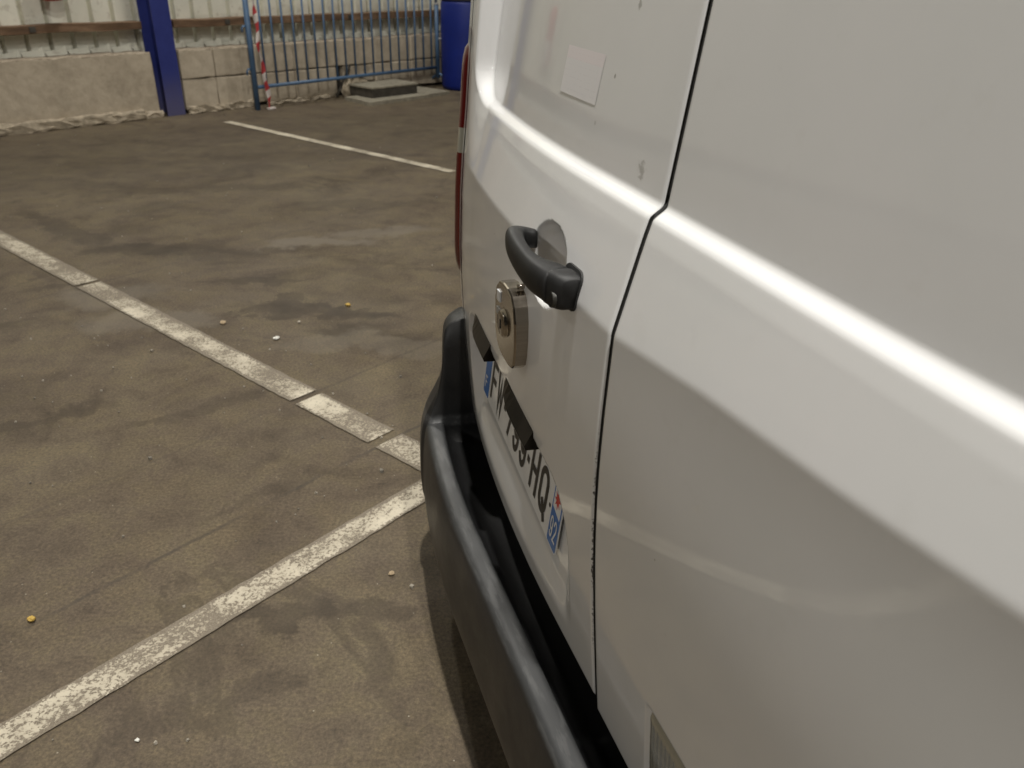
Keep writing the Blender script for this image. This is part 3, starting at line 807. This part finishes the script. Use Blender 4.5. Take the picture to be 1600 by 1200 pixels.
def letters(txt, x, y, h, m, parent, z=.0022, width=None, name='lettering', thick=.0006, bold=0.0):
    cu_ = bpy.data.curves.new('t', 'FONT'); cu_.body = txt; cu_.size = 1; cu_.offset = bold; cu_.resolution_u = 4
    to = bpy.data.objects.new('t', cu_); sc.collection.objects.link(to)
    dg = bpy.context.evaluated_depsgraph_get(); me = bpy.data.meshes.new_from_object(to.evaluated_get(dg))
    bpy.data.objects.remove(to)
    co = np.empty(len(me.vertices) * 3); me.vertices.foreach_get('co', co); co = co.reshape(-1, 3)
    x0, y0 = co[:, 0].min(), co[:, 1].min(); w0, h0 = co[:, 0].max() - x0, co[:, 1].max() - y0
    w = width if width else h * w0 / h0
    co[:, 0] = (co[:, 0] - x0) / w0 * w + x; co[:, 1] = (co[:, 1] - y0) / h0 * h + y; co[:, 2] = z
    me.vertices.foreach_set('co', co.ravel()); me.update()
    me.materials.clear()
    return add(name, me, parent, m)
# stroke based licence characters, built as flat ribbons: each is a list of polylines in a unit box
def arc(cx, cy, rx, ry, a0, a1, k=14): return [(cx + rx * math.cos(R_(a0 + (a1 - a0) * i / k)), cy + ry * math.sin(R_(a0 + (a1 - a0) * i / k))) for i in range(k + 1)]
GL = {'F': [[(0, 0), (0, 1), (1, 1)], [(0, .52), (.85, .52)]],
      'W': [[(0, 1), (.25, 0), (.5, .8), (.75, 0), (1, 1)]],
      '7': [[(0, 1), (1, 1), (.35, 0)]],
      '9': [arc(.5, .68, .5, .32, -20, 340, 22), [(1, .62), (1, .35)] + arc(.5, .30, .5, .30, 0, -150, 10)],
      'H': [[(0, 0), (0, 1)], [(1, 0), (1, 1)], [(0, .52), (1, .52)]],
      'Q': [arc(.5, .72, .5, .28, 0, 180, 12) + [(0, .3)] + arc(.5, .28, .5, .28, 180, 360, 12) + [(1, .72)], [(.55, .22), (1.0, -.10)]],
      '-': [[(0, .45), (1, .45)]],
      '2': [arc(.5, .70, .5, .30, 165, -30, 14) + [(0, 0), (1, 0)]]}
def ribbon_char(ch, x, y, w, h, st, m, parent, z=.0022, name='plate_character'):
    vs_ = []; fs = []
    for pl_i, pts in enumerate(GL[ch]):
        P_ = [Vector((x + st / 2 + px * (w - st), y + st / 2 + py * (h - st), 0)) for px, py in pts]
        n = len(P_); base = len(vs_)
        closed = (P_[0] - P_[-1]).length < 1e-4
        for i in range(n):
            d0 = (P_[i] - P_[i - 1]) if i > 0 else (P_[1] - P_[0]); d1 = (P_[i + 1] - P_[i]) if i < n - 1 else (P_[-1] - P_[-2])
            d0.normalize(); d1.normalize(); b0 = (d0 + d1)
            if b0.length < .2: b0 = d0
            b0.normalize(); nn = Vector((-b0.y, b0.x, 0)); cs = max(.35, nn.dot(Vector((-d0.y, d0.x, 0))))
            ext = Vector((0, 0, 0))
            if i == 0: ext = -d1 * st / 2
            if i == n - 1: ext = d0 * st / 2
            vs_ += [P_[i] + nn * st / 2 / cs + ext + Vector((0, 0, z + pl_i * 1e-4)), P_[i] - nn * st / 2 / cs + ext + Vector((0, 0, z + pl_i * 1e-4))]
            if i: fs.append((base + 2 * i - 2, base + 2 * i - 1, base + 2 * i + 1, base + 2 * i))
    me = mesh(name, vs_, fs); return add(name, me, parent, m)
chars = [('F', .056, .040), ('W', .103, .050), ('-', .162, .014), ('7', .188, .040), ('9', .236, .040), ('9', .284, .040), ('-', .333, .014), ('H', .357, .042), ('Q', .409, .044)]
for ch, x, w in chars: ribbon_char(ch, x, .016, w, .078, .0115, m_plate_black, plate)
poly_prism('plate_dot', rrect(.464, .050, .471, .056, .002, 3), .0017, .0023, m_plate_black, plate)
ribbon_char('9', rbx0 + .006, .014, .0135, .036, .0040, m_print, plate, .0027); ribbon_char('2', rbx0 + .0225, .014, .0135, .036, .0040, m_print, plate, .0027)
letters('F', .012, .014, .026, m_print, plate, .0026, .014)
poly_prism('emblem_field', [(rbx0 + .0045, PHt - .012), (rbx1 - .003, PHt - .012), (rbx1 - .003, PHt - .053), (rbx0 + .0045, PHt - .047)], .0021, .0025, m_print, plate)
st_pts = []
for i in range(16):
    r = .0150 if i % 2 == 0 else .0068; a = R_(i * 22.5 + 8); st_pts.append((rbx0 + .0205 + r * .9 * math.cos(a), PHt - .0285 + r * math.sin(a)))
poly_prism('emblem_star', st_pts, .0025, .0029, m_plate_red, plate)
# stars of the blue band
for i in range(12):
    a = R_(i * 30); poly_prism('band_star', rrect(.0215 + .011 * math.cos(a), .083 + .011 * math.sin(a), .0235 + .011 * math.cos(a), .085 + .011 * math.sin(a), .0008, 2), .0021, .0024, m_yellow, plate)

# ---- plate lamp housings under the recess edge
def wedge(t0, t1, name):
    vs_ = []; fs = []; K_ = 8
    for i in range(K_ + 1):
        u = i / K_; t_ = t0 + (t1 - t0) * u; e = 1 - max(0, (u - .55) / .45) ** 2 * .75
        top = float(np.interp(t_, [-.02, .05, .18, .30, .43, .50], [.598, .588, .576, .568, .570, .582])) - .012
        b_ = float(N(t_))
        dz = .004 + .007 * e
        for (n_, h_) in [(.0235, top), (.0235 + .013 * e, top + .012 + dz), (.0235 + .011 * e, top + .018 + dz), (.012 * e - .004, top + .020 + dz), (-.014, top + .016 + dz), (-.012, top + .004)]:
            vs_.append((t_, b_ + n_, H - h_))
    for i in range(K_):
        for j in range(6):
            j2 = (j + 1) % 6; fs.append((i * 6 + j, i * 6 + j2, (i + 1) * 6 + j2, (i + 1) * 6 + j))
    fs += [tuple(range(6))[::-1], tuple(K_ * 6 + j for j in range(6))]
    me = mesh(name, vs_, fs)
    bm = bmesh.new(); bm.from_mesh(me); bmesh.ops.recalc_face_normals(bm, faces=bm.faces); bm.to_mesh(me); bm.free()
    return add(name, me, van, m_gloss)
wedge(.052, .195, 'plate_lamp'); wedge(.300, .445, 'plate_lamp')

# ---- door handle
def handle():
    base_h = .3135
    sts = [(.103, .010, .0100, .0085), (.106, .025, .0120, .0105), (.103, .037, .0135, .0115), (.092, .0440, .0148, .0112), (.070, .0485, .0158, .0104), (.042, .0510, .0165, .0100),
           (.015, .0510, .0170, .0103), (-.004, .0490, .0178, .0125), (-.018, .0440, .0187, .0170), (-.030, .0370, .0192, .0212), (-.042, .0325, .0196, .0205)]
    cap = [(-.0430, .0322, .0196, .0203), (-.049, .0305, .0200, .0195), (-.056, .0280, .0200, .0185), (-.0625, .0250, .0188, .0165), (-.0665, .023, .0150, .0130)]
    def loft(name, S, capa, capb, m):
        K_ = 24; vs_ = []; fs = []
        S = np.array(S); k = np.arange(len(S)); s = np.linspace(0, len(S) - 1, (len(S) - 1) * 3 + 1)
        Q = np.stack([np.interp(s, k, S[:, c]) for c in range(4)], 1)
        for _ in range(3): Q[1:-1] = (Q[:-2] + 2 * Q[1:-1] + Q[2:]) / 4
        for i in range(len(Q)):
            d = Q[min(i + 1, len(Q) - 1), :2] - Q[max(i - 1, 0), :2]; d = Vector((d[0], d[1], 0)).normalized()
            if name == 'handle_end': d = Vector((-1, 0, 0))
            nn = Vector((d.y, -d.x, 0))
            if nn.y < 0: pass
            t_, n_, a, b_ = Q[i]; a = a + .0014; b_ = b_ + .0008; c = Vector((t_, n_ - .13 * max(0, t_ + .03) ** 2, H - (.3145 + .0175 * min(1, max(0, (.09 - t_) / .15)) + (.007 * max(0, 1 - n_ / .045) if t_ > .05 else 0))))
            for j in range(K_):
                an = 2 * math.pi * j / K_; ca, sa = math.cos(an), math.sin(an); ex = .55 if name == 'handle_end' else .68
                p_ = (abs(ca) ** ex) * (1 if ca > 0 else -1); q_ = (abs(sa) ** ex) * (1 if sa > 0 else -1)
                vs_.append(c + nn * p_ * b_ + Vector((0, 0, 1)) * q_ * a)
        for i in range(len(Q) - 1):
            for j in range(K_):
                j2 = (j + 1) % K_; fs.append((i * K_ + j, i * K_ + j2, (i + 1) * K_ + j2, (i + 1) * K_ + j))
        fs.append(tuple(range(K_))[::-1]); fs.append(tuple((len(Q) - 1) * K_ + j for j in range(K_)))
        me = mesh(name, vs_, fs)
        bm = bmesh.new(); bm.from_mesh(me); bmesh.ops.recalc_face_normals(bm, faces=bm.faces); bm.to_mesh(me); bm.free()
        return me
    h_o = add('door_handle', loft('door_handle', sts, 1, 0, m_handle), ldoor, m_handle, True)
    c_o = add('handle_end', loft('handle_end', cap, 0, 1, m_handle), ldoor, m_handle, True)
    # gasket under the near end
    pts = rrect(.018, .3085, .0690, .3555, .012); me = None
    vs_ = [(-a, float(surf_n(-a, b_, False, False)) + .0025, H - b_) for a, b_ in pts] + [(-a, float(surf_n(-a, b_, False, False)) - .003, H - b_) for a, b_ in pts]; n = len(pts)
    fs = [tuple(range(n)), tuple(range(n, 2 * n))[::-1]] + [(i, (i + 1) % n, n + (i + 1) % n, n + i) for i in range(n)]
    add('gasket', mesh('gasket', vs_, fs), ldoor, m_rubber)
    # lock barrel with a thin bright rim
    lathe('key_barrel', [(.0, -.001), (.0050, -.001), (.0056, -.0022), (.0080, -.0022), (.0084, .0006), (.0094, .0011), (.0102, .0), (.0106, -.004)], m_steelrim, ldoor, 32, 'y', (-.054, .0462, H - .3395))
m_steelrim = simple('worn_key_rim', (.035, .033, .028), .45, .3, .3, 60)
handle()

# ---- stainless lock puck
def lockpuck():
    shape = [(.190, .425), (.183, .408), (.168, .397), (.148, .393), (.125, .393), (.107, .398), (.095, .410), (.0875, .430), (.085, .455), (.0865, .478), (.091, .493), (.101, .501), (.117, .504), (.148, .504), (.168, .500), (.182, .490), (.189, .474)]
    cx, cz = .137, .449
    vs_ = []; fs = []; n = len(shape)
    for (sc_, off) in [(1.0, -.004), (1.0, .0), (1.0, .022), (.985, .0245), (.955, .0255), (.0, .0255)]:
        for (a, b_) in shape:
            a2, b2 = cx + (a - cx) * sc_, cz + (b_ - cz) * sc_
            vs_.append((a2, .0225 - .13 * (cx + .03) ** 2 - .046 * (a2 - cx) + off * .78, H - b2))
    for r in range(5):
        for i in range(n): fs.append((r * n + i, r * n + (i + 1) % n, (r + 1) * n + (i + 1) % n, (r + 1) * n + i))
    me = mesh('security_lock', vs_, fs)
    bm = bmesh.new(); bm.from_mesh(me); bmesh.ops.remove_doubles(bm, verts=bm.verts, dist=1e-5); bmesh.ops.recalc_face_normals(bm, faces=bm.faces); bm.to_mesh(me); bm.free()
    o = add('security_lock', me, van, m_steel); tag(o, 'stainless steel security lock bolted on the left rear door')
    for p_ in me.polygons: p_.use_smooth = False
    yb = .0225 - .13 * (cx + .03) ** 2 + .0199
    lathe('lock_boss', [(0, .0058), (.0165, .0058), (.0185, .0045), (.0205, 0), (.023, 0)], m_steel, o, 40, 'y', (cx, yb, H - .448))
    box('key_slot', cx - .0016, cx + .0016, yb + .0056, yb + .0066, H - .455, H - .441, m_dark, o)
    box('rating_label', cx + .020, cx + .034, yb - .002, yb + .0008, H - .425, H - .410, m_print, o)
    box('rating_label', cx + .022, cx + .036, yb - .002, yb + .0006, H - .446, H - .436, m_lampbody, o)
    tube('lock_stud', [(.118, .020 - .13 * .148 ** 2, H - .389), (.118, .030 - .13 * .148 ** 2, H - .389)], .0035, m_steel, o, 10)
lockpuck()

# ---- faded label on the upper panel
ts_ = np.linspace(.032, .152, 14); hs_ = np.linspace(.093, .1475, 10); bm = bmesh.new()
g_ = [[bm.verts.new((t_ + (h_ - .093) * .12, float(surf_n(t_, h_, False, False)) + .0003, H - h_)) for t_ in ts_] for h_ in hs_]
for i in range(len(hs_) - 1):
    for j in range(len(ts_) - 1): bm.faces.new((g_[i][j], g_[i][j + 1], g_[i + 1][j + 1], g_[i + 1][j]))
bmesh.ops.recalc_face_normals(bm, faces=bm.faces)
so = bm_obj('paper_label', bm, m_sticker, ldoor, True)
so.data.materials[0] = m_sticker

# ---- lamp low in the right door
ts_ = np.linspace(-.558, -.3135, 50); hs_ = np.linspace(.7185, .8425, 24); bm = bmesh.new()
def lens_n(t_, h_):
    e = min(t_ + .558, -.3135 - t_, h_ - .7185, .8425 - h_) / .008
    return float(surf_n(t_, h_, False, False)) - .004 + .0045 * math.sqrt(max(0, 1 - (1 - min(1, e)) ** 2))
g_ = [[bm.verts.new((t_, lens_n(t_, h_), H - h_)) for t_ in ts_] for h_ in hs_]
for i in range(len(hs_) - 1):
    for j in range(len(ts_) - 1): bm.faces.new((g_[i][j], g_[i][j + 1], g_[i + 1][j + 1], g_[i + 1][j]))
bmesh.ops.recalc_face_normals(bm, faces=bm.faces)
lo = bm_obj('reversing_lamp', bm, m_clear, rdoor, True)

# small clip on the bumper
lathe('bumper_plug', [(0, .002), (.003, .002), (.005, 0), (.006, -.002)], m_steelrim, van, 16, 'y', (.33, .083 - .001, H - .985))

# ================================================================== BARRIER
bl = wall_pt(.864, .22); brr = wall_pt(3.25, .12)
bd = (brr - bl); blen = bd.length; brot = math.atan2(bd.y, bd.x)
bar = empty('crowd_barrier', bl, brot, 'blue steel crowd barrier with vertical bars standing in front of the wall', 'barrier')
lean = -.0
tube('post', [(0, 0, 0), (0, 0, 1.12)], .026, m_barrier, bar, 14)
tube('post', [(blen, 0, .10), (blen, 0, .86)], .024, m_barrier, bar, 14)
tube('upper_post', [(blen - .004, 0, .861), (blen - .004, 0, 1.12)], .014, m_barrier, bar, 10)
lathe('post_cap', [(.0, .026), (.012, .024), (.024, .012), (.025, 0.0), (.0, -.001)], m_lampbody, bar, 16, 'z', (blen, 0, .861))
tube('rail', [(.02, 0, .205), (blen - .02, 0, .215)], .017, m_barrier, bar, 12)
tube('rail', [(.02, 0, 1.10), (blen - .02, 0, 1.10)], .017, m_barrier, bar, 12)
nb_ = 19
bar_me = None
for i in range(nb_):
    x = .13 + (blen - .22) * i / (nb_ - 1)
    if bar_me is None:
        b0 = tube('bar', [(0, 0, .222), (0, 0, 1.085)], .010, m_barrier, bar, 8); bar_me = b0.data; b0.location = (x, 0, 0)
    else:
        o = bpy.data.objects.new('bar', bar_me); sc.collection.objects.link(o); o.parent = bar; o.location = (x, 0, 0)
for z in (.74, .37):
    tube('hook', [(-.028, 0, z), (-.055, 0, z), (-.066, 0, z - .012), (-.066, 0, z - .05)], .010, m_barrier, bar, 8)
tube('foot', [(blen, 0, .16), (blen + .02, .04, .13), (blen + .03, .16, .06), (blen + .03, .22, .012)], .014, m_barrier, bar, 8)
tube('foot', [(blen, 0, .16), (blen + .02, -.04, .13), (blen + .03, -.20, .06), (blen + .03, -.28, .012)], .014, m_barrier, bar, 8)

# red and white tape hanging from the barrier
tp0 = bar.matrix_basis @ Vector((.015, -.06, 1.115)); tp0 = Matrix.Translation(bl) @ Matrix.Rotation(brot, 4, 'Z') @ Vector((.035, -.045, 1.10))
tp1 = wall_pt(.965, .27)
tape = empty('barrier_tape', tp1, WROT, 'twisted red and white striped barrier tape hanging beside the left barrier post', 'tape')
inv = (Matrix.Translation(tp1) @ Matrix.Rotation(WROT, 4, 'Z')).inverted()
a0 = inv @ tp0; L = 44; vs_ = []
def tp(u):
    q = a0.lerp(Vector((0, 0, .004)), u); q.x += .012 * math.sin(u * 9) + .006 * math.sin(u * 23); q.y += .008 * math.cos(u * 7)
    return q
segl = [(0, .10), (.10, .17), (.17, .235), (.235, .30), (.30, .37), (.37, .45), (.45, .52), (.52, .60), (.60, .70), (.70, .77), (.77, .84), (.84, .90), (.90, 1.0)]
for si, (u0, u1) in enumerate(segl):
    vs_ = []; fs = []; n_ = 6
    for i in range(n_ + 1):
        u = u0 + (u1 - u0) * i / n_; q = tp(u); an = 1.2 * math.sin(u * 14) * .7
        w_ = Vector((math.cos(an), math.sin(an), 0)) * (.017 + .004 * math.sin(u * 31)); nn = Vector((-math.sin(an), math.cos(an), 0)) * .0035
        sk = Vector((0, 0, .012))
        vs_ += [q + w_ + nn + sk, q - w_ + nn - sk, q - w_ - nn - sk, q + w_ - nn + sk]
    for i in range(n_):
        for j in range(4): fs.append((4 * i + j, 4 * i + (j + 1) % 4, 4 * i + 4 + (j + 1) % 4, 4 * i + 4 + j))
    fs += [(0, 1, 2, 3), (4 * n_ + 3, 4 * n_ + 2, 4 * n_ + 1, 4 * n_)]
    add('tape_stripe', mesh('tape_stripe', vs_, fs), tape, m_tape_red if si % 2 == 0 else m_tape_white)
rough_box('tape_tail', -.02, .055, -.02, .02, 0, .018, m_tape_white, tape, .005, .03, .004)

# blue barrel
dr = empty('blue_barrel', wall_pt(3.45, .40), 0, 'tall blue plastic barrel standing at the wall right of the barrier', 'barrel')
lathe('barrel_body', [(0, 0), (.265, 0), (.283, .012), (.288, .05), (.290, .30), (.291, .62), (.289, .88), (.280, .91), (.262, .92)], m_drum, dr, 56)
lathe('lid', [(0, .935), (.22, .935), (.25, .93), (.268, .945), (.285, .945), (.290, .93), (.288, .915), (.27, .912)], m_rubber, dr, 56)
tube('valve', [(-.29, -.04, .52), (-.315, -.045, .52)], .012, m_lampbody, dr, 8)

# red extinguisher high on the wall at far left
ex = wall_empty('fire_extinguisher', 'red cylinder hanging on the cream cladding at the top left edge', 'extinguisher', -.66, -.13)
lathe('cylinder', [(.0, .965), (.06, .966), (.078, .975), (.085, .995), (.085, 1.40), (.07, 1.46), (.03, 1.50), (.0, 1.50)], m_red, ex, 32)
box('print_panel', -.05, .05, -.089, -.0862, .990, 1.2, m_white, ex, .001, 1)
box('bracket', -.04, .04, .086, .112, 1.05, 1.35, m_box, ex)

# slab, dark box and rubble
sl = empty('concrete_slab', Vector((-1.2, 9.15, 0)), 0, 'flat broken grey slab lying on the floor under the barrier', 'slab')
def poly_slab(name, pts, z0, z1, m, parent, off, amp=.01):
    P_ = []
    for i in range(len(pts)):
        a = Vector(pts[i]); b_ = Vector(pts[(i + 1) % len(pts)])
        for k in range(5): q = a.lerp(b_, k / 5); P_.append((q.x + rnd.uniform(-amp, amp) - off.x, q.y + rnd.uniform(-amp, amp) - off.y))
    return poly_prism(name, P_, z0, z1, m, parent)
poly_slab('slab_base', [(-1.766, 8.916), (-1.461, 8.566), (-.723, 9.46), (-1.10, 9.80)], 0, .035, m_slab, sl, Vector((-1.2, 9.15)), .012)
sb = empty('metal_box', Vector((-1.40, 9.10, .0355)), WROT, 'low dark grimy metal box sitting on the flat grey slab', 'box')
box('box_body', -.24, .36, -.12, .26, 0, .085, m_box, sb, .006)
box('box_lid', -.25, .37, -.13, .27, .0855, .105, m_slab, sb, .005)
box('box_stub', .371, .42, -.02, .06, .02, .06, m_dark, sb, .004)
rb_ = wall_empty('rubble_chunk', 'leaning broken concrete chunk at the wall base left of the slab', 'rubble', 2.12, .09)
bm = bmesh.new(); bmesh.ops.create_icosphere(bm, subdivisions=3, radius=.14)
for v in bm.verts:
    v.co.x *= 1.25; v.co.y *= .6; v.co.z = max(-.07, v.co.z * .95); v.co += v.co.normalized() * rnd.uniform(-.012, .012); v.co.z += .07
bm_obj('chunk', bm, m_crumb, rb_)
for (w, g, s) in [(2.42, .06, .6), (2.62, .05, .4), (2.30, .14, .35)]:
    c_ = add('piece', rb_.children[0].data, rb_); c_.location = (w - 2.12, .09 - g, 0); c_.scale = (s, s, s); c_.rotation_euler = (0, 0, w * 7)
wall_e = wall_empty('debris_stick', 'dark stick leaning in the wall gap behind the barrier', 'stick', 1.98, .05)
tube('stick', [(-.10, -.02, .012), (.12, .02, .30)], .014, m_box, wall_e, 8)

# litter
def scrap(name, x, y, s, m, label, cat, flat=.4):
    bm = bmesh.new(); bmesh.ops.create_icosphere(bm, subdivisions=2, radius=s)
    for v in bm.verts:
        v.co.x *= 1.25; v.co.z *= flat; v.co += Vector((rnd.uniform(-1, 1), rnd.uniform(-1, 1), rnd.uniform(-1, 1))) * s * .16; v.co.z += s * flat + .002
    o = bm_obj(name, bm, m, None); o.location = (x, y, 0); o.rotation_euler = (0, 0, x * 9); tag(o, label, cat, 'small litter on the asphalt'); return o
scrap('litter_scrap', -.704, 3.283, .010, m_yellow, 'small yellow scrap on the dark stain beyond the long white line', 'litter', .7)
scrap('litter_scrap', -.918, 2.933, .011, m_paper, 'bright white scrap on the asphalt above the long white line', 'litter', .4)
scrap('litter_scrap', -1.169, 3.075, .012, m_beige, 'beige crumpled scrap left of the white scrap', 'litter', .4)
scrap('litter_scrap', -1.059, 1.39, .0075, m_yellow, 'small yellow scrap at the lower left, above the near white line', 'litter', .8)
scrap('litter_scrap', -.283, 1.567, .0065, m_beige, 'pale pebble beside the bumper shadow', 'litter', .6)
scrap('litter_scrap', -.697, 1.08, .004, m_paper, 'tiny white crumb near the bottom of the frame', 'litter', .6)

# loose grit scattered on the asphalt
bm = bmesh.new()
for i in range(420):
    x = rnd.uniform(-4.2, 0.1); y = rnd.uniform(.7, 8.5) if i % 2 else rnd.uniform(.7, 3.2)
    if x > -.45 and y < 1.9 and rnd.random() < .5: continue
    s_ = rnd.uniform(.0012, .0032) if rnd.random() < .9 else rnd.uniform(.003, .0055)
    q = bmesh.ops.create_cube(bm, size=s_ * 2)['verts']
    M_ = Matrix.Translation((x, y, s_ * .7 + .001)) @ Matrix.Rotation(rnd.uniform(0, 3), 4, 'Z') @ Matrix.Rotation(rnd.uniform(-.6, .6), 4, 'X')
    for v in q: v.co = M_ @ (v.co * rnd.uniform(.65, 1.2))
m_grit = simple('grey_grit', (.30, .27, .22), .9, 0, .7, 9)
tag(bm_obj('grit', bm, m_grit), 'loose pale grit and crumbs scattered over the dark asphalt', 'grit', kind='stuff')
